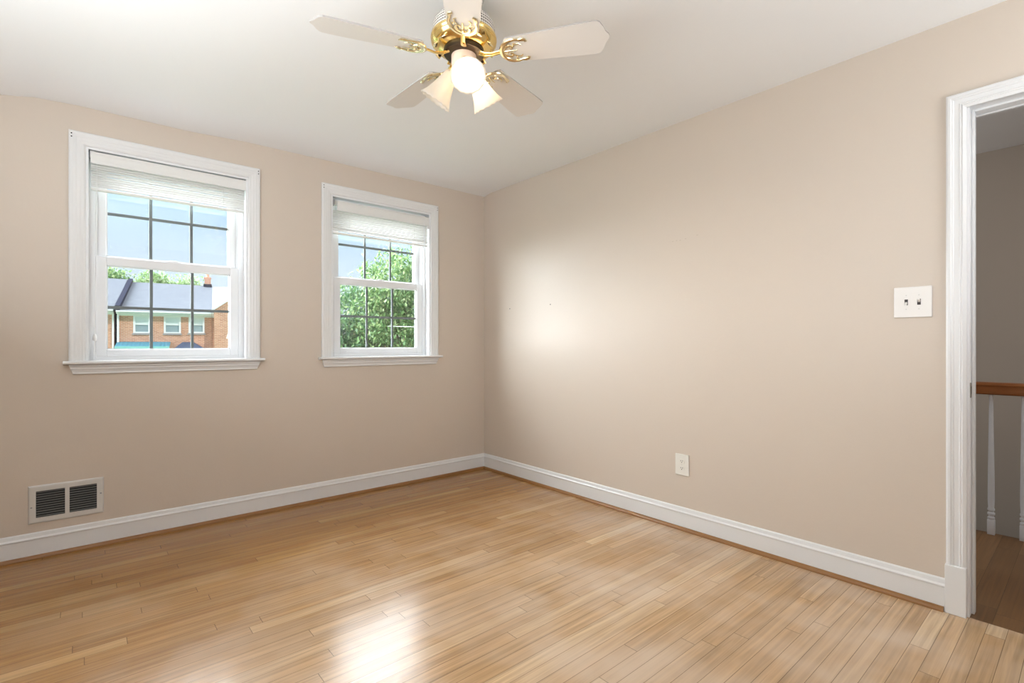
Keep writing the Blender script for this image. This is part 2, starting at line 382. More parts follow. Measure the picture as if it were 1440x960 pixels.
# ------------------------------------------------------------------ baseboards
base_prof = [(0,0),(.014,0),(.014,.098),(.018,.101),(.018,.106),(.012,.113),(.009,.128),(.004,.133),(0,.133)]
shoe_prof = [(.014,0),(.032,0),(.031,.007),(.027,.014),(.021,.018),(.014,.019)]
def run(prof, name, m, kind='X', a=0, b_=0, m0=0, m1=0):
    """profile (d out of the wall, z) along a wall with mitred ends (m0, m1 scale the mitre)"""
    mb = MB()
    if kind == 'X': mb.rings([[(a+m0*d, -d, z) for d, z in prof], [(b_-m1*d, -d, z) for d, z in prof]])
    if kind == 'Y': mb.rings([[(-d, a-m0*d, z) for d, z in prof], [(-d, b_, z) for d, z in prof]])
    return mb.build(name, m)
bf = struct(run(base_prof, 'baseboard_front', M_trim, 'X', XL, 0, 1, 1)); o = run(shoe_prof, 'shoe_moulding', M_shoe, 'X', XL, 0, 1, 1); o.parent = bf
br_ = struct(run(base_prof, 'baseboard_right', M_trim, 'Y', 0, -3.176, 1, 0)); o = run(shoe_prof, 'shoe_moulding', M_shoe, 'Y', 0, -3.172, 1, 0); o.parent = br_
# two nail holes and their crumbled edges in the right wall
for y, z in ((-.357,1.411),(-.842,1.418)):
    MB().lathe([(.0045,.0),(.0045,.0012)], 10, Matrix.Translation((0,y,z)) @ Matrix.Rotation(-pi/2,4,'Y')).build('nail_hole', M_slot, wr)

rnd_ = random.Random(4)
for k, (y, z) in enumerate(((-1.90,1.738),(-1.925,1.740),(-1.95,1.738),(-1.985,1.742),(-2.06,1.752))):
    MB().box(-.0004, .0, y-.006+rnd_.uniform(0,.003), y+.004, z-.0012, z+.0014).build('scuff_mark', M_scuff, wr)

# ------------------------------------------------------------------ windows
cas_prof = [(0,0),(0,.013),(.005,.017),(.012,.018),(.020,.016),(.028,.0165),(.034,.014),(.045,.0135),(.052,.011),(.060,.011),(.067,.008),(.070,.004),(.070,0)]
def casing(P, uL, uR, v0, vT, prof):
    mb = MB()
    mb.rings([[P(uL+w_, v0, d) for w_, d in prof], [P(uL+w_, vT-w_, d) for w_, d in prof],
              [P(uR-w_, vT-w_, d) for w_, d in prof], [P(uR-w_, v0, d) for w_, d in prof]])
    return mb
def frame4(mb, x0, x1, z0, z1, y0, y1, wl, wb, wt, bev=.002):
    mb.box(x0, x0+wl, y0, y1, z0, z1, bev); mb.box(x1-wl, x1, y0, y1, z0, z1, bev)
    mb.box(x0+wl, x1-wl, y0, y1, z0, z0+wb, bev); mb.box(x0+wl, x1-wl, y0, y1, z1-wt, z1, bev)
    return mb
def make_window(name, x0, x1, mirror):
    r = struct(empty(name, ((x0+x1)/2, 0, WZ0)))
    T = Matrix.Translation((-(x0+x1)/2, 0, -WZ0))
    def B(): return MB(T)
    P = lambda u, v, d: (u, -d, v)
    mb = casing(P, x0-.070, x1+.070, 1.02, 2.262, cas_prof); 
    for v in mb.b.verts: v.co = T @ v.co
    cs = mb.build('casing', M_trim, r)
    # screw holes of old curtain brackets in the casing's upper corners
    for sx_ in (x0-.058, x1+.058):
        for zz in (2.243, 2.226):
            B().lathe([(.0035,0),(.0035,.001)], 8, Matrix.Translation((sx_, -.0178, zz)) @ Matrix.Rotation(pi/2,4,'X')).build('screw_hole', M_black, cs)
    # stool with rounded nose and horns
    hw = .092
    so = [(-.046,1.003),(-.050,1.007),(-.050,1.015),(-.046,1.019),(-.002,1.020),(-.002,1.0)]
    mb = B(); mb.rings([[(x0-hw, y, z) for y, z in so], [(x1+hw, y, z) for y, z in so]])
    mb.box(x0, x1, -.002, .062, 1.0, 1.020)
    mb.build('stool', M_trim, r)
    # apron: stepped moulding, returned ends slanting inwards
    ap = [(0,1.0),(.024,1.0),(.024,.990),(.019,.986),(.019,.975),(.015,.970),(.011,.958),(.013,.952),(.010,.948),(0,.948)]
    mb = B()
    def ins(z): return (1.0-z)*.36
    mb.rings([[(x0-.070+ins(z), -d, z) for d, z in ap], [(x1+.070-ins(z), -d, z) for d, z in ap]])
    mb.build('apron', M_trim, r)
    # jamb lining and vinyl frame
    fr = B(); frame4(fr, x0, x1, 1.020, WZ1, .062, .150, .042, .020, .042)
    fr.box(x0, x0+.012, .0, .062, 1.02, WZ1); fr.box(x1-.012, x1, .0, .062, 1.02, WZ1); fr.box(x0+.012, x1-.012, .0, .062, WZ1-.012, WZ1)
    fr.box(x0+.042, x0+.050, .085, .093, 1.04, WZ1-.04); fr.box(x1-.050, x1-.042, .085, .093, 1.04, WZ1-.04)
    fr.build('window_frame', M_vinyl, r)
    ex = B(); ex.box(x0-.05, x1+.05, .15, .26, .95, 1.02); ex.build('exterior_sill', M_sill, r)
    def sash(nm, z0, z1, y0, y1, wl, wb, wt, rowz, colx):
        s = B(); frame4(s, x0+.042, x1-.042, z0, z1, y0, y1, wl, wb, wt, .003)
        # glazing bead
        a0, a1, b0, b1 = x0+.042+wl, x1-.042-wl, z0+wb, z1-wt
        s.box(a0, a0+.006, y0+.010, y1-.004, b0, b1); s.box(a1-.006, a1, y0+.010, y1-.004, b0, b1)
        s.box(a0, a1, y0+.010, y1-.004, b0, b0+.006); s.box(a0, a1, y0+.010, y1-.004, b1-.006, b1)
        o = s.build(nm, M_vinyl, r)
        ym = (y0+y1)/2
        B().box(a0, a1, ym-.009, ym-.006, b0, b1).build('glass_pane', M_glass, o)
        g_ = B()
        for cx in colx: g_.box(cx-.008, cx+.008, ym-.003, ym+.003, b0, b1)
        g_.box(a0, a1, ym-.0035, ym+.0035, rowz-.008, rowz+.008)
        g_.build('muntin_grille', M_muntin, o)
        B().box(a0, a1, ym+.006, ym+.009, b0, b1).build('glass_pane', M_glass, o)
        return o
    gw = (x1-x0-.084-.096)/3
    cx = [x0+.042+.048+gw, x0+.042+.048+2*gw]
    sash('upper_sash', 1.575, WZ1-.042, .100, .130, .048, .040, .040, 1.862, cx)
    lo = sash('lower_sash', 1.040, 1.608, .064, .094, .048, .040, .048, 1.322, cx)
    m_ = (x0+x1)/2
    mb = B(); mb.box(m_-.035, m_+.035, .066, .092, 1.606, 1.611, .002); mb.box(m_-.012, m_+.03, .070, .086, 1.611, 1.618, .002)
    mb.build('sash_lock', M_vinyl, lo)
    for k in (-1, 1):
        B().box(m_+k*.26-.02, m_+k*.26+.02, .060, .066, 1.052, 1.058, .001).build('finger_lift', M_vinyl, lo)
    return r
make_window('window_1', *W1, False)
make_window('window_2', *W2, True)
# invented windows in the unseen left and back walls, a setting for the fill lights
def added_window(name, P, u0, u1, v0, v1):
    r = struct(empty(name, P((u0+u1)/2, v0, 0))); inv = -r.location
    T = Matrix.Translation(inv)
    mb = MB(T)
    def bx(a, b_, c, d, e0, e1):
        ps = [P(uu, vv, dd) for uu in (a, b_) for vv in (c, d) for dd in (e0, e1)]
        xs = [p[0] for p in ps]; ys_ = [p[1] for p in ps]; zs = [p[2] for p in ps]
        mb.box(min(xs), max(xs), min(ys_), max(ys_), min(zs), max(zs))
    for a, b_, c, d in ((u0-.07,u0,v0,v1+.07),(u1,u1+.07,v0,v1+.07),(u0,u1,v1,v1+.07)): bx(a, b_, c, d, -.018, 0)
    bx(u0-.09, u1+.09, v0-.02, v0, -.05, 0)
    mb.build('casing', M_trim, r)
    mb = MB(T); bx(u0, u1, v0, v1, .17, .19); mb.build('light_block_panel', M_trim, r)  # panel added behind the opening to keep the sky light out
    return r
added_window('added_window_3', lambda u, v, d: (XL-d, u, v), *LW)
added_window('added_window_4', lambda u, v, d: (u, YB-d, v), *BW)

# ------------------------------------------------------------------ blinds
def make_blind(x0, x1, vx0, vx1, zv0, zv1, zb, n, label):
    """raised blind: headrail, valance, stacked slats, bottom rail, ladder tapes"""
    r = empty('window_blind', ((x0+x1)/2, .02, zb), label=label, category='blind', group='raised white blinds in the windows')
    T = Matrix.Translation((-(x0+x1)/2, -.02, -zb))
    MB(T).box(x0, x1, .022, .052, zv1-.035, zv1-.004, .002).build('headrail', M_blind, r)
    for k, xx in enumerate((x0-.004, x1-.018)):
        MB(T).box(xx, xx+.022, .006, .054, zv1-.038, zv1+.001, .001).build('mounting_bracket', M_hardware, r)
    v = MB(T); pr = [(.0,zv0),(.004,zv0-.002),(.005,zv0+.006),(.003,zv0+.015),(.003,zv1-.022),(.005,zv1-.014),(.001,zv1-.005),(.012,zv1-.003),(.012,zv0+.002)]
    v.rings([[(vx0, y, z) for y, z in pr], [(vx1, y, z) for y, z in pr]]); v.build('valance', M_blind, r)
    top = zv0-.004; st = (top-(zb+.016))/n
    for k in range(n):
        z = zb+.018+st*k; jit = random.uniform(-.0022,.0022); til = random.uniform(-.002,.002)
        so = [(.006+jit,z+til),(.0135+jit,z+.0075),(.0225+jit,z+.0150-til),(.0215+jit,z+.0172-til),(.012+jit,z+.0098),(.0045+jit,z+.0024+til)]
        s = MB(T); e0 = random.uniform(-.0012,.0012)
        s.rings([[(x0+.003+e0, y, zz) for y, zz in so], [(x1-.003+e0, y, zz) for y, zz in so]]); s.build('slat', M_blind, r)
    MB(T).box(x0+.002, x1-.002, .008, .038, zb, zb+.014, .003).build('bottom_rail', M_blind, r)
    for f in (.16, .5, .84):
        xx = x0+(x1-x0)*f
        MB(T).box(xx-.0012, xx+.0012, .0055, .0066, zb+.002, zv0+.02).build('ladder_tape', M_blind, r)
    return r, T
b1, T1 = make_blind(-2.712, -1.945, -2.712, -1.938, 2.108, 2.176, 1.962, 10, 'white raised blind with pull cord trailing on the sill, window facing the brick houses')
c = MB(T1)
c.tube([(-2.684,.004,2.11),(-2.685,.003,1.9),(-2.687,.002,1.6),(-2.691,.001,1.35),(-2.694,.0,1.16)], .0016, 6)
c.build('pull_cord', M_cord, b1)
tas = MB(T1).lathe([(.002,1.168),(.006,1.164),(.0095,1.152),(.0095,1.136),(.006,1.130)], 12, Matrix.Translation((-2.694,0,0))).build('cord_tassel', M_cord, b1, smooth=True)
c = MB(T1); c.tube([(-2.694,0,1.132),(-2.693,.002,1.08),(-2.688,.004,1.035),(-2.672,.004,1.0225),(-2.62,-.006,1.0222),(-2.56,.010,1.0222),(-2.52,.028,1.0225),(-2.49,.042,1.024),(-2.475,.046,1.028)], .0016, 6)
c.build('pull_cord', M_cord, b1)
c = MB(T1); c.tube([(-2.694,0,1.132),(-2.698,.004,1.06),(-2.700,.006,1.023),(-2.66,.012,1.0222),(-2.60,.016,1.0222),(-2.54,.030,1.0222),(-2.50,.05,1.0222)], .0014, 6)
c.build('pull_cord', M_cord, b1)
b2, T2 = make_blind(-1.373, -.580, -1.338, -.572, 2.085, 2.160, 1.915, 12, 'white raised blind with a hanging tilt wand in the window nearer the corner')
c = MB(T2); c.tube([(-.622,-.004,2.10),(-.622,-.006,2.05),(-.618,-.006,1.40)], .0035, 6); c.build('tilt_wand', M_wand, b2)
MB(T2).box(-.592,-.568,-.004,.006,2.062,2.085,.002).build('valance_clip', M_vinyl, b2)

# ------------------------------------------------------------------ doorway
d1 = struct(empty('door_1', (0, DY0, 0)))
Td = Matrix.Translation((0, -DY0, 0))
dprof = [(0,0),(0,.014),(.006,.018),(.014,.019),(.018,.016),(.022,.016),(.025,.013),(.040,.013),(.044,.016),(.048,.014),(.052,.017),(.057,.015),(.063,.012),(.063,0)]
yo, yi = -3.179, -4.131
mb = MB(Td)
pP = lambda u, v, d: Vector((-d, u, v))
mb.rings([[pP(yo-w_, .20, d) for w_, d in dprof], [pP(yo-w_, 2.136-w_, d) for w_, d in dprof],
          [pP(yi+w_, 2.136-w_, d) for w_, d in dprof], [pP(yi+w_, .20, d) for w_, d in dprof]])
dc = mb.build('casing', M_trim, d1)
MB(Td).box(-.024, 0, yo-.064, yo+.003, 0, .20, .002).build('plinth_block', M_trim, d1)
MB(Td).box(-.024, 0, yi-.003, yi+.064, 0, .20, .002).build('plinth_block', M_trim, d1)
mb = MB(Td)   # jamb lining of the opening, both sides and head, with door stop
mb.box(-.001, .142, DY0, DY0+.0115, 0, DZ); mb.box(-.001, .142, DY1-.0115, DY1, 0, DZ)
mb.box(-.001, .142, DY1-.0115, DY0+.0115, DZ, DZ+.0115)
mb.build('jamb', M_trim, d1)
mb = MB(Td); mb.box(.045, .080, DY0-.010, DY0, 0, DZ, .002); mb.box(.045, .080, DY1, DY1+.010, 0, DZ, .002); mb.box(.045, .080, DY1+.01, DY0-.01, DZ-.010, DZ, .002)
mb.build('door_stop', M_trim, d1)
mb = MB(Td); mb.box(.13, .148, DY0+.006, DY0+.07, 0, DZ+.06, .003); mb.box(.13, .148, DY1-.07, DY1-.006, 0, DZ+.06, .003); mb.box(.13, .148, DY1-.006, DY0+.006, DZ-.004, DZ+.06, .003)
mb.build('hall_casing', M_trim, d1)
# strike plate: rounded plate with lip and latch hole
mb = MB(Td); out = []
for i in range(24):
    a = 2*pi*i/24; out.append((.014+.0135*(1 if cos(a)>0 else -1)*min(1,abs(cos(a))*1.6), .923+.030*(1 if sin(a)>0 else -1)*min(1,abs(sin(a))*1.25)))
mb.rings([[(x, DY0-.0005, z) for x, z in out], [(x, DY0-.0032, z) for x, z in out]])
spo = mb.build('strike_plate', M_strike, d1)
MB(Td).box(.010,.022,DY0-.0040,DY0-.0030,.908,.938,.0).build('latch_hole', M_slot, spo)

# ------------------------------------------------------------------ hall railing at the stairwell
rail = empty('stair_railing', (1.30, -3.4, 0), label='stair railing with brown oak handrail and white turned balusters, seen through the doorway', category='railing')
Tr = Matrix.Translation((-1.30, 3.4, 0))
hr = [(-.028,.822),(-.022,.817),(.022,.817),(.028,.822),(.030,.845),(.026,.862),(.030,.872),(.024,.884),(.010,.889),(-.010,.889),(-.024,.884),(-.030,.872),(-.026,.862),(-.030,.845)]
mb = MB(Tr); mb.rings([[(1.30+x, -4.6, z) for x, z in hr], [(1.30+x, -2.4, z) for x, z in hr]]); mb.build('handrail', M_rail, rail, smooth=True)
MB(Tr).box(1.315, 1.334, -4.6, -2.4, -.12, -.001).build('fascia_board', M_baluster, rail)
bal = None
for k in range(13):
    y = -3.182+.134*2 - .134*k
    if bal is None:
        mb = MB(); h = .0165
        mb.box(-h, h, -h, h, 0, .085, .0015)
        pr = [(.013,.085),(.0165,.090),(.0165,.100),(.012,.104),(.012,.110),(.017,.115),(.017,.126),(.012,.130),(.0125,.136),(.0165,.141),(.0165,.150),(.0135,.156),(.0155,.20),(.0155,.27),(.0140,.40),(.0120,.55),(.0105,.68),(.0095,.78),(.0095,.818)]
        mb.lathe(pr, 20); bal = mb.build('baluster', M_baluster, rail, smooth=True); o = bal
    else:
        o = bal.copy(); COL.objects.link(o); o.parent = rail
    o.location = (0, y+3.4, 0)

# ------------------------------------------------------------------ small things on the walls
# double light switch
sw = empty('light_switch', (0, -3.067, 1.293), label='white double toggle light switch plate on the wall beside the doorway', category='light switch')
mb = MB(); mb.box(-.0065, 0, -.066, .066, -.0665, .0665, .003); mb.build('switch_plate', M_switch, sw)
for yy, up in ((.022, -1), (-.022, 1)):
    MB().box(-.0072, -.004, yy-.006, yy+.006, -.0125, .0125).build('switch_slot', M_slot, sw)
    mb = MB(); mb.rings([[(-.007, yy-.0045, up*.004-.005), (-.007, yy+.0045, up*.004-.005), (-.007, yy+.0045, up*.004+.005), (-.007, yy-.0045, up*.004+.005)],
                         [(-.018, yy-.0032, up*.010-.003), (-.018, yy+.0032, up*.010-.003), (-.018, yy+.0032, up*.010+.003), (-.018, yy-.0032, up*.010+.003)]])
    mb.build('toggle', M_switch, sw)
    for zz in (-.030, .030):
        MB().lathe([(.0028,0),(.0028,.001)], 10, Matrix.Translation((-.0064, yy, zz)) @ Matrix.Rotation(-pi/2,4,'Y')).build('screw', M_vent, sw)
# outlet
ou = empty('wall_outlet', (0, -1.965, .387), label='cream duplex power outlet low on the long beige wall', category='outlet')
MB().box(-.006, 0, -.045, .045, -.063, .063, .0028).build('outlet_plate', M_outlet, ou)
for zz in (.021, -.021):
    mb = MB(); outl = [(.0175*cos(2*pi*i/20), max(-.0125, min(.0125, .0165*sin(2*pi*i/20)))) for i in range(20)]
    mb.rings([[(-.0055, y, zz+z) for y, z in outl], [(-.0085, y, zz+z) for y, z in outl]])
    rc = mb.build('receptacle', M_outlet, ou)
    mb = MB(); mb.box(-.0090, -.0084, -.0075, -.0050, zz-.001, zz+.0075); mb.box(-.0090, -.0084, .0050, .0072, zz-.001, zz+.0065)
    mb.lathe([(.0026,0),(.0026,.0006)], 10, Matrix.Translation((-.0084, 0, zz-.0065)) @ Matrix.Rotation(-pi/2,4,'Y'))
    mb.build('socket_slots', M_slot, rc)
MB().lathe([(.003,0),(.003,.001)], 10, Matrix.Translation((-.006, 0, 0)) @ Matrix.Rotation(-pi/2,4,'Y')).build('screw', M_vent, ou)
# floor-level vent register
vx0, vx1, vz0, vz1 = -2.959, -2.655, .178, .375
ve = empty('air_vent', ((vx0+vx1)/2, 0, vz0), label='white metal wall air vent with two dark louvred panels above the baseboard', category='vent')
Tv = Matrix.Translation((-(vx0+vx1)/2, 0, -vz0))
mb = MB(Tv); ga, gb = vx0+.030, vx1-.030; zc0, zc1 = vz0+.030, vz1-.030; mid = (ga+gb)/2
prof = [(0,0),(.001,.005),(.006,.009),(.012,.0095),(.030,.0095),(.030,.003)]
mb.rings([[(vx0+w_, -d, vz0+w_) for w_, d in prof], [(vx1-w_, -d, vz0+w_) for w_, d in prof], [(vx1-w_, -d, vz1-w_) for w_, d in prof], [(vx0+w_, -d, vz1-w_) for w_, d in prof], [(vx0+w_, -d, vz0+w_) for w_, d in prof]], close=False)
mb.box(mid-.009, mid+.009, -.0095, -.003, zc0, zc1)
mb.build('vent_frame', M_vent, ve)
MB(Tv).box(ga-.002, gb+.002, -.0016, -.0004, zc0-.002, zc1+.002).build('duct_opening', M_duct, ve)
nl = 11; st = (zc1-zc0)/nl
for pa, pb in ((ga, mid-.009), (mid+.009, gb)):
    for k in range(nl):
        z = zc0+st*(k+.5)
        m2 = MB(Tv); so = [(-.0022,z+.0026),(-.0080,z-.0026),(-.0086,z-.0018),(-.0030,z+.0034)]
        m2.rings([[(pa, y, zz) for y, zz in so], [(pb, y, zz) for y, zz in so]]); m2.build('louver', M_louver, ve)
for xx, zz in ((vx0+.013, (vz0+vz1)/2-.012), (vx1-.013, (vz0+vz1)/2+.012)):
    MB(Tv).lathe([(.0042,0),(.0042,.001),(.002,.002)], 12, Matrix.Translation((xx, -.0095, zz)) @ Matrix.Rotation(pi/2,4,'X')).build('screw', M_hardware, ve)

# ------------------------------------------------------------------ ceiling fan
FX, FY = -1.622, -2.00
fan = empty('ceiling_fan', (FX, FY, H), label='white and brass five-blade ceiling fan with three frosted glass lights', category='ceiling fan')
zb_ = 2.222 - H            # blade plane relative to the ceiling
def L(prof, name, m, parent=fan, n=48, M=Matrix.Identity(4), cap=True):
    return MB().lathe(prof, n, M, cap).build(name, m, parent, smooth=True)
L([(.078,0),(.078,-.010),(.072,-.030),(.070,-.075),(.085,-.085),(.088,-.092)], 'canopy', M_mesh)
L([(.088,-.092),(.108,-.102),(.118,-.116),(.121,-.135),(.121,-.158)], 'vented_housing', M_mesh)
L([(.121,-.156),(.126,-.160),(.127,-.170),(.123,-.176),(.125,-.182),(.118,-.192),(.105,-.203),(.088,-.210),(.070,-.211),(.070,-.170)], 'brass_housing', M_brass)
# decorative slots and bosses around the brass bowl
for k in range(10):
    a = 2*pi*k/10+.2; M = Matrix.Rotation(a,4,'Z') @ Matrix.Translation((.107,0,-.202)) @ Matrix.Rotation(.72,4,'Y')
    m2 = MB(M); m2.box(-.012,.012,-.015,.015,-.003,.003,.002); o = m2.build('housing_boss', M_brass2, fan, smooth=True)
    m2 = MB(M); m2.box(-.005,.005,-.008,.008,-.0045,-.0028,.0005); m2.build('housing_slot', M_motor, o)
L([(.070,-.196),(.078,-.214),(.076,-.226),(.050,-.230)], 'flywheel', M_motor)
L([(.046,-.222),(.048,-.228),(.048,-.262),(.044,-.270),(.020,-.274)], 'switch_cup', M_cup)
# blades and irons
PH = -.944; R = .552; PITCH = math.radians(12)
def blade_pts():
    h = lambda r: .056 + (.074-.056)*min(1, (r-.165)/.30)
    pts = [(.165,-.040),(.175,-h(.175))]
    for r in (.25,.35,.45,.495): pts.append((r,-h(r)))
    pts += [(.512,-.073),(.521,-.066),(.530,-.050),(.540,-.024),(.550,-.010),(.553,0),(.550,.010),(.540,.024),(.530,.050),(.521,.066),(.512,.073)]
    for r in (.495,.45,.35,.25,.175): pts.append((r,h(r)))
    pts.append((.165,.040)); return pts
bp_ = blade_pts()
mb = MB(); mb.rings([[(r, q, -.003) for r, q in bp_], [(r, q, .003) for r, q in bp_]])
for f in mb.b.faces:
    if len(f.verts) == 4: f.material_index = 1
blade0 = mb.build('blade', [M_blade, M_blade_edge], fan)
def arc(cx, cy, rx, ry, a0, a1, n=14): return [(cx+rx*cos(a0+(a1-a0)*i/n), cy+ry*sin(a0+(a1-a0)*i/n)) for i in range(n+1)]
mb = MB(); zi = -.0075
# C-shaped scroll cupping the blade root
c1 = arc(.205,0,.052,.050,math.radians(65),math.radians(295),22)
mb.tube([(x, y, zi) for x, y in c1], [.0045+.0050*sin(pi*i/22) for i in range(23)], 8, .6)
for sgn in (1,-1):
    mb.tube([(x, sgn*y, zi) for x, y in ((.224,.046),(.236,.047),(.248,.044),(.252,.038),(.246,.036))], [.0055,.0075,.007,.005,.003], 8, .6)
    mb.tube([(x, sgn*y, zi) for x, y in ((.158,.006),(.172,.022),(.186,.026),(.196,.018),(.192,.010),(.184,.012))], [.0055,.006,.0055,.005,.0045,.003], 8, .6)
    mb.tube([(x, sgn*y, zi) for x, y in ((.196,.018),(.208,.028),(.222,.030),(.230,.022))], [.003,.0035,.003,.002], 8, .6)
mb.tube([(.156,0,zi),(.185,0,zi),(.212,0,zi)], [.006,.004,.002], 8, .6)
for x, y in ((.176,0),(.206,.034),(.206,-.034)): mb.lathe([(.0045,zi-.003),(.0045,zi-.006),(.002,zi-.0075)], 10, Matrix.Translation((x,y,0)))
iron0 = mb.build('blade_iron', M_brass2, blade0, smooth=True)
mb = MB(); mb.tube([(.058,0,.008),(.085,0,-.006),(.115,0,-.010),(.140,0,-.006),(.158,0,zi)], [.014,.012,.009,.009,.010], 10, .45)
arm0 = mb.build('iron_arm', M_brass, blade0, smooth=True)
for k in range(5):
    if k == 0: bl = blade0
    else:
        bl = blade0.copy(); COL.objects.link(bl); bl.parent = fan
        for src in (iron0, arm0):
            q = src.copy(); COL.objects.link(q); q.parent = bl
    bl.matrix_local = Matrix.Translation((0,0,zb_)) @ Matrix.Rotation(PH+k*2*pi/5,4,'Z') @ Matrix.Rotation(-PITCH,4,'X')
# light kit: three arms with bell shades; directions measured from the camera's right
cr_, sr_ = .7608, .6490
def shade_dir(deg):
    a = math.radians(deg); x, y = cos(a), sin(a)      # x to camera right, y away
    return Vector((cr_*x + sr_*y, -sr_*x + cr_*y, 0))
L([(.030,-.262),(.034,-.268),(.034,-.276),(.020,-.284),(.008,-.290)], 'light_fitter', M_brass)
for deg, lit in ((162, False), (282, True), (42, True)):
    d = shade_dir(deg); ang = math.atan2(d.y, d.x)
    base = Matrix.Translation((0,0,-.272)) @ Matrix.Rotation(ang,4,'Z')
    mb = MB(base); mb.tube([(.022,0,0),(.034,0,.002),(.044,0,-.003)], [.008,.007,.008], 10); arm = mb.build('lamp_arm', M_brass, fan, smooth=True)
    tilt = math.radians(42 if deg == 282 else 36)
    S = base @ Matrix.Translation((.040,0,.002)) @ Matrix.Rotation(pi-tilt,4,'Y')   # +z of S runs down the shade
    MB().lathe([(.012,-.004),(.019,.0),(.021,.010),(.020,.022),(.017,.024)], 24, S).build('lamp_socket', M_brass, fan, smooth=True)
    n = 64; rs = []
    prof = [(.020,.018),(.023,.028),(.027,.045),(.033,.068),(.040,.092),(.048,.115),(.058,.135),(.0625,.142)]
    for r_, z_ in prof:
        fl = max(0,(z_-.06)/.082)
        rs.append([S @ Vector(((r_*(1+.012*fl*cos(16*2*pi*i/n)))*cos(2*pi*i/n), (r_*(1+.012*fl*cos(16*2*pi*i/n)))*sin(2*pi*i/n), z_+.0018*fl*cos(16*2*pi*i/n))) for i in range(n)])
    mb = MB(); mb.rings(rs, cap=False)
    sh = mb.build('glass_shade', M_shade, fan, smooth=True, label='lit frosted glass shade' if lit else 'unlit frosted glass shade')
    so = sh.modifiers.new('thickness', 'SOLIDIFY'); so.thickness = .0025
    MB().lathe([(.012,.020),(.013,.032),(.020,.048),(.025,.064),(.024,.078),(.016,.090),(.005,.095)], 20, S).build('light_bulb', M_bulb if lit else M_bulb_off, sh, smooth=True)

# ------------------------------------------------------------------ outdoors: street seen through the windows
# the street is turned about 9.7 degrees from the window wall
RS = Matrix.Rotation(math.atan2(-.168,.986),4,'Z')
def street(x, y, z=0):
    p = RS @ Vector((x, y+36, 0)); return Vector((CAM.x+p.x, CAM.y+p.y, z))
SROT = math.atan2(-.168,.986)
GZ = -3.0
g1 = MB().box(-40, 60, .6, 90, GZ-.2, GZ).build('ground', M_grass); struct(g1)
o = street(5,-16); rd = MB(); rd.box(-40, 40, -3.5, 3.5, 0, .03); rd = struct(rd.build('trim_road', M_road)); rd.location = (o.x, o.y, GZ); rd.rotation_euler = (0,0,SROT)

def house(name, x0, x1, ye, ze, zr, label, roofm, y0=0, wins=(), depth=10, extras=None):
    o = street(x0, y0); r = empty('brick_rowhouse', (o.x, o.y, GZ), SROT, label=label, category='house')
    Wd = x1-x0; zw = ze-.10-GZ; ridge = 5.0
    def lz(z): return z-GZ
    # brick shell with window openings
    holes = [(a-x0, b_-x0, lz(c), lz(d)) for a, b_, c, d in wins]
    us = [0, Wd] + [h for q in holes for h in q[:2]]; vz = [0, zw] + [h for q in holes for h in q[2:]]
    wall_mesh(us, vz, holes, lambda u, v, d: (u, d, v), .3).build('wall', M_brick, r)
    mb = MB(); mb.box(0, .25, .3, depth, 0, zw); mb.box(Wd-.25, Wd, .3, depth, 0, zw); mb.box(0, Wd, depth, depth+.25, 0, zw)
    mb.build('side_wall', M_brick, r)
    mb = MB(); e = -.35; zE = lz(ze)
    sl = (lz(zr)-zE)/(ridge-e)
    mb.rings([[(xx, e, zE), (xx, ridge, lz(zr)), (xx, 2*ridge-e, zE), (xx, 2*ridge-e, zE-.14), (xx, ridge, lz(zr)-.2), (xx, e, zE-.14)] for xx in (-.02, Wd+.02)])
    mb.build('roof', roofm, r)
    mb = MB(); mb.rings([[(xx, e-.11, zE-.02), (xx, e-.11, zE-.10), (xx, e-.08, zE-.13), (xx, e, zE-.13), (xx, e, zE-.02)] for xx in (0, Wd)]); mb.box(0, Wd, e, 0, zE-.20, zE-.14); mb.box(0, Wd, -.03, 0, zE-.30, zE-.14)
    mb.build('gutter', M_wtrim, r)
    for a, b_, c, d in wins:
        a -= x0; b_ -= x0; c = lz(c); d = lz(d); m_ = (c+d)/2
        mb = MB(); fw = .09
        mb.box(a, a+fw, -.02, .12, c, d); mb.box(b_-fw, b_, -.02, .12, c, d); mb.box(a+fw, b_-fw, -.02, .12, d-fw, d); mb.box(a+fw, b_-fw, -.02, .12, c, c+.07); mb.box(a+fw, b_-fw, .02, .10, m_-.03, m_+.03)
        wf = mb.build('window', M_wtrim, r)
        mb = MB(); mb.box(a+fw, b_-fw, .07, .085, c+.07, m_-.03); mb.build('pane', M_exglass, wf)
        mb = MB(); mb.box(a+fw, b_-fw, .06, .075, m_+.03, d-fw); mb.build('window_shade', M_exshade, wf)
        mb = MB(); mb.box(a-.05, b_+.05, -.06, .05, c-.10, c-.01); mb.build('stone_sill', M_sill, wf)
    return r, lz
hm, lz = house('brick_rowhouse', -4.72, -.10, 0, 3.05, 5.20, 'brick rowhouse with grey shingle roof, three white windows and teal awning across the street', M_shingle,
    wins=[(-3.98,-3.19,1.77,2.78),(-2.53,-1.69,1.77,2.78),(-1.30,-.48,1.80,2.80)])
X0 = -4.72
def downspout(r, x):
    mb = MB(); mb.box(x-.045, x+.045, -.10, -.01, .1, lz(2.86), .01); mb.tube([(x,-.05,lz(2.86)),(x,-.2,lz(2.93)),(x,-.38,lz(2.95))], .045, 8); mb.build('downspout', M_wtrim, r)
downspout(hm, .0-.0+.05)
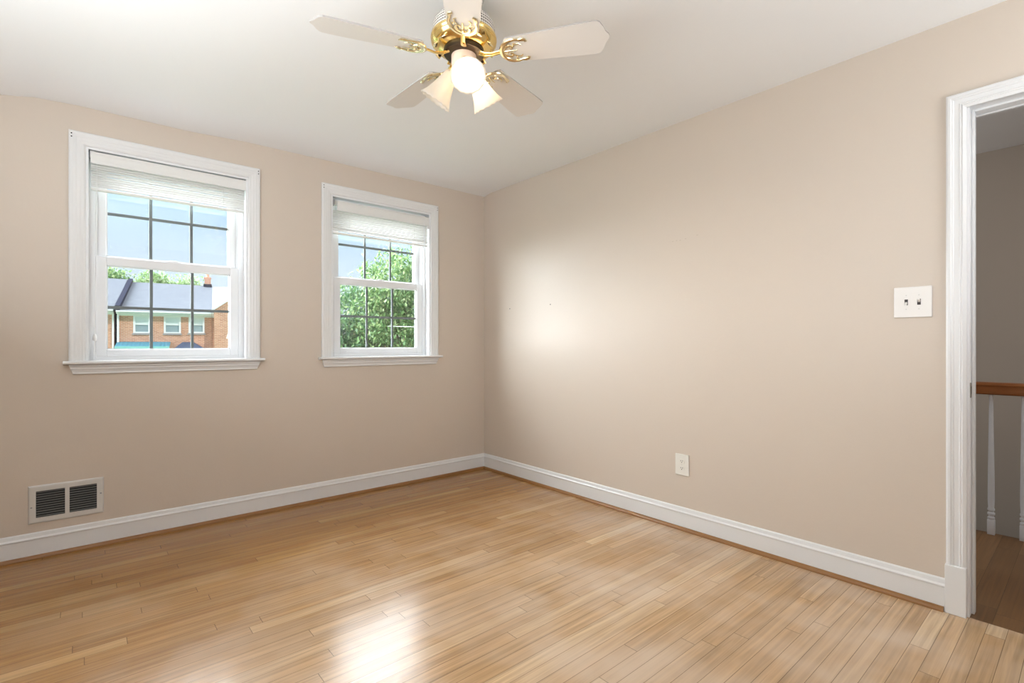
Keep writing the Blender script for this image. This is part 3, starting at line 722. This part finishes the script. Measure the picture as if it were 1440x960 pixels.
# chimney with flashing and clay pot
mb = MB(); cx0, cx1 = -.545-X0, -.17-X0
mb.box(cx0, cx1, 4.8, 5.3, lz(4.7), lz(5.78)); mb.box(cx0-.03, cx1+.03, 4.77, 5.33, lz(5.68), lz(5.76)); ch = mb.build('chimney', M_brick, hm)
MB().box(cx0-.06, cx1+.06, 4.70, 5.36, lz(4.95), lz(5.30)).build('chimney_flashing', M_flash_shade, ch)
MB().lathe([(.10,lz(5.78)),(.085,lz(5.95)),(.105,lz(5.97)),(.10,lz(6.02))], 16, Matrix.Translation(((cx0+cx1)/2,5.05,0))).build('chimney_pot', M_brick, ch)
# firewall between the roofs
mb = MB()
mb.rings([[(xx, -.40, lz(2.98)), (xx, -.40, lz(3.30)), (xx, 5.0, lz(5.42)), (xx, 5.0, lz(5.0))] for xx in (-.06, .17)]); mb.build('firewall_coping', M_flash_shade, hm)
# teal door awning: sloping ribbed top with a pale valance
mb = MB(); ax0, ax1 = .0, -2.20-X0; n = 26
mb.rings([[(ax0+(ax1-ax0)*i/n, -.0, lz(1.26)+.0) for i in range(n+1)] + [(ax0+(ax1-ax0)*i/n, -.0, lz(1.22)) for i in range(n,-1,-1)],
          [(ax0+(ax1-ax0)*i/n, -.9, lz(.98)+(.02 if i%2 else 0)) for i in range(n+1)] + [(ax0+(ax1-ax0)*i/n, -.9, lz(.94)) for i in range(n,-1,-1)]])
aw = mb.build('awning', M_teal, hm)
MB().box(ax0, ax1, -.93, -.9, lz(.62), lz(1.0)).build('valance', M_teal2, aw)
# hipped blue awning over the next door
mb = MB(); a, b_ = -2.10-X0, -.38-X0; p, q = -1.60-X0, -1.04-X0
v = [(a,-.0,lz(.80)),(a+.02,-1.0,lz(.74)),(b_-.02,-1.0,lz(.74)),(b_,-.0,lz(.80)),(p,0,lz(1.25)),(q,0,lz(1.25))]
mb.face([v[0],v[1],v[4]]); mb.face([v[1],v[2],v[5],v[4]]); mb.face([v[2],v[3],v[5]]); mb.face([v[0],v[4],v[5],v[3]]); mb.face([v[0],v[3],v[2],v[1]])
mb.build('hipped_awning', M_blue, hm)
hl, _ = house('brick_rowhouse', -10.6, -4.87, 0, 3.10, 5.38, 'brick rowhouse left of the teal awning house, only its roof end in view', M_shingle, y0=.15, wins=[(-7.6,-6.7,1.77,2.78)])
mb = MB(); mb.box(5.64, 5.73, -.10, -.01, .1, lz(2.95), .01); mb.build('downspout', M_wtrim, hl)
mb = MB(); mb.box(5.73, 5.90, .10, .28, 0, lz(2.95)); mb.build('shade_strip', M_flash_shade, hl)  # dark strip painted in for the shade between the two house fronts
# right-hand house: pale roof with a brick front gable
hg, _ = house('brick_rowhouse', -.08, 5.6, 0, 3.05, 5.18, 'brick rowhouse with pale roof and brick front gable, right of the chimney', M_shingle2)
mb = MB(); gx = .10; apx, apz = 2.75, 5.20
mb.rings([[(gx, yy, 0), (gx, yy, lz(3.20)), (apx, yy, lz(apz)), (2*apx-gx, yy, lz(3.20)), (2*apx-gx, yy, 0)] for yy in (-.60,-.02)]); gb_ = mb.build('gable_wall', M_brick, hg)
mb = MB()
for s_ in (1,-1):
    f = lambda x: apx+(x-apx)*s_
    mb.rings([[(f(gx-.15), yy, lz(3.08)), (f(gx-.15), yy, lz(3.20)), (f(apx), yy, lz(apz+.14)), (f(apx), yy, lz(apz))] for yy in (-.70,-.10)])
mb.build('rake_board', M_wtrim, gb_)
mb = MB(); mb.rings([[(gx-.1, yy, lz(3.21)), (apx, yy, lz(apz+.15)), (2*apx-gx+.1, yy, lz(3.21)), (2*apx-gx+.1, yy, lz(3.15)), (apx, yy, lz(apz+.06)), (gx-.1, yy, lz(3.15))] for yy in (-.10,4.9)]); mb.build('gable_roof', M_shingle2, hg)
hr_, _ = house('brick_rowhouse', 5.7, 15.0, 0, 3.05, 5.2, 'brick rowhouse half hidden behind the large tree', M_shingle, wins=[(7,7.9,1.77,2.9),(9.3,10.2,1.77,2.9),(12,12.9,1.77,2.9)])

# trees: trunk with boughs, crown of thousands of real leaves
def tree(loc, blobs, nleaf, size, lm, label, trunk_r=.18, gap=None, seed=1, group=None):
    rnd = random.Random(seed); r = empty('tree', loc, label=label, category='tree')
    if group: r['group'] = group
    L0 = Vector(loc); cz = sum(b_[2] for b_ in blobs)/len(blobs); cx = sum(b_[0] for b_ in blobs)/len(blobs); cy = sum(b_[1] for b_ in blobs)/len(blobs)
    mb = MB(Matrix.Translation(-L0))
    mb.tube([L0, L0+Vector((0,0,(cz-L0.z)*.5)), Vector((cx,cy,cz))], [trunk_r, trunk_r*.75, trunk_r*.45], 10)
    for b_ in blobs: mb.tube([L0+Vector((0,0,(cz-L0.z)*.55)), Vector(((cx+b_[0])/2,(cy+b_[1])/2,(cz+b_[2])/2-.2)), Vector(b_[:3])], [trunk_r*.5, trunk_r*.3, trunk_r*.12], 8)
    mb.build('trunk', M_bark, r)
    verts, faces = [], []; vol = [b_[3]*b_[4]*b_[5] for b_ in blobs]; tot = sum(vol)
    for b_, vl in zip(blobs, vol):
        # leaves gathered in tufts near the surface of each bough
        k = int(nleaf*vl/tot); ntuft = max(6, k//28)
        for _ in range(ntuft):
            u = rnd.uniform(-1,1); a = rnd.uniform(0,2*pi); q = (1-u*u)**.5; rr = rnd.uniform(.35,1.02)**.6
            c = Vector((b_[0]+b_[3]*rr*q*cos(a), b_[1]+b_[4]*rr*q*sin(a), b_[2]+b_[5]*rr*u)); ts = size*rnd.uniform(1.6,3.2)
            for _ in range(28):
                p = c + Vector((rnd.gauss(0,ts),rnd.gauss(0,ts),rnd.gauss(0,ts*.7)))
                if gap and gap(p): continue
                n = Vector((rnd.gauss(0,.6),rnd.gauss(0,.6),rnd.gauss(.5,.5))).normalized(); t1 = n.cross(Vector((rnd.gauss(0,1),rnd.gauss(0,1),.1))).normalized(); t2 = n.cross(t1)
                s = size*rnd.uniform(.7,1.3); i0 = len(verts); pl = p-L0
                verts += [pl-t1*s, pl+t2*s*.45-t1*.1*s, pl+t1*s, pl-t2*s*.45-t1*.1*s]; faces.append((i0,i0+1,i0+2,i0+3))
    me = bpy.data.meshes.new('crown'); me.from_pydata([tuple(v_) for v_ in verts], [], faces); me.materials.append(lm)
    o = bpy.data.objects.new('crown', me); COL.objects.link(o); o.parent = r
    return r
def at_px(px, py, Y):      # point seen in that direction at depth Y, used once to size the trees
    u = (px-720)/704; dx, dy, dz = .7608*u+.6490, -.6490*u+.7608, (484-py)/704; t_ = (Y-CAM.y)/dy
    return (CAM.x+dx*t_, Y, CAM.z+dz*t_)
c1 = at_px(556,420,12.5); c2 = at_px(492,450,13.5); c3 = at_px(600,430,13)
tree((c1[0], 12.5, GZ), [(c1[0]-.1,12.5,c1[2]+.5,1.1,1.1,1.25),(c1[0]-.75,12.3,c1[2]-.6,.9,1.0,1.0),(c1[0]+.8,12.6,c1[2]-.1,1.1,1.1,1.5),(c1[0]-.2,12.0,c1[2]-1.2,.9,.9,.9),(c1[0]+.2,12.8,c1[2]-1.9,1.3,1.2,.9)],
     15000, .075, M_leaf, 'tall leafy tree rising above the others, seen in the window nearer the corner', gap=lambda p: abs(p.x-(c1[0]+.05)) < .22 and p.z < 1.45, seed=3)
tree((c2[0], 13.8, GZ), [(c2[0],13.5,c2[2]+.1,1.2,1.2,1.15),(c2[0]-1.0,13.9,c2[2]-.6,1.1,1.0,1.0),(c2[0]+.9,13.2,c2[2]-.5,.8,1.0,.9),(c2[0],13.2,c2[2]-1.5,1.4,1.2,.9)],
     11000, .08, M_leaf3, 'lower dark green tree at the left of the view from the window nearer the corner', seed=5)
tree((c3[0]+.6, 13.5, GZ), [(c3[0]+.5,13.5,c3[2],1.2,1.2,1.5),(c3[0]+.2,13.4,c3[2]-1.6,1.2,1.1,1.1)], 8000, .08, M_leaf3, 'dark green tree at the right edge of the view from the window nearer the corner', seed=8)
for (tx, rx, zt, lm, sd, lb) in ((-7.0,1.0,7.15,M_leaf,11,'green treetop behind the roof at the far left of the house view'),(-4.15,1.25,7.0,M_leaf2,12,'pale green treetop behind the middle of the grey roof'),(-1.9,1.15,6.8,M_leaf2,13,'pale green treetop behind the roof just left of the chimney')):
    o = street(tx, 14)
    o2 = street(tx-rx*.7, 14); o3 = street(tx+rx*.8, 14)
    tree((o.x, o.y, GZ), [(o.x,o.y,zt-1.3,rx,1.2,1.3),(o2.x,o2.y,zt-1.9,rx*.8,1,1.1),(o3.x,o3.y,zt-1.9,rx*.7,1,1.1)], 5000, .13, lm, lb, trunk_r=.25, seed=sd)
# utility cable leaving the tall tree
pa, pb = at_px(545,458.5,11.3), at_px(640,460,9.5)
o = MB(); o.tube([pa, ((pa[0]+pb[0])/2,(pa[1]+pb[1])/2,(pa[2]+pb[2])/2-.01), pb], .011, 6)
o = o.build('utility_cable', M_wire); o['label'] = 'thin overhead cable crossing in front of the trees outside the window nearer the corner'; o['category'] = 'cable'
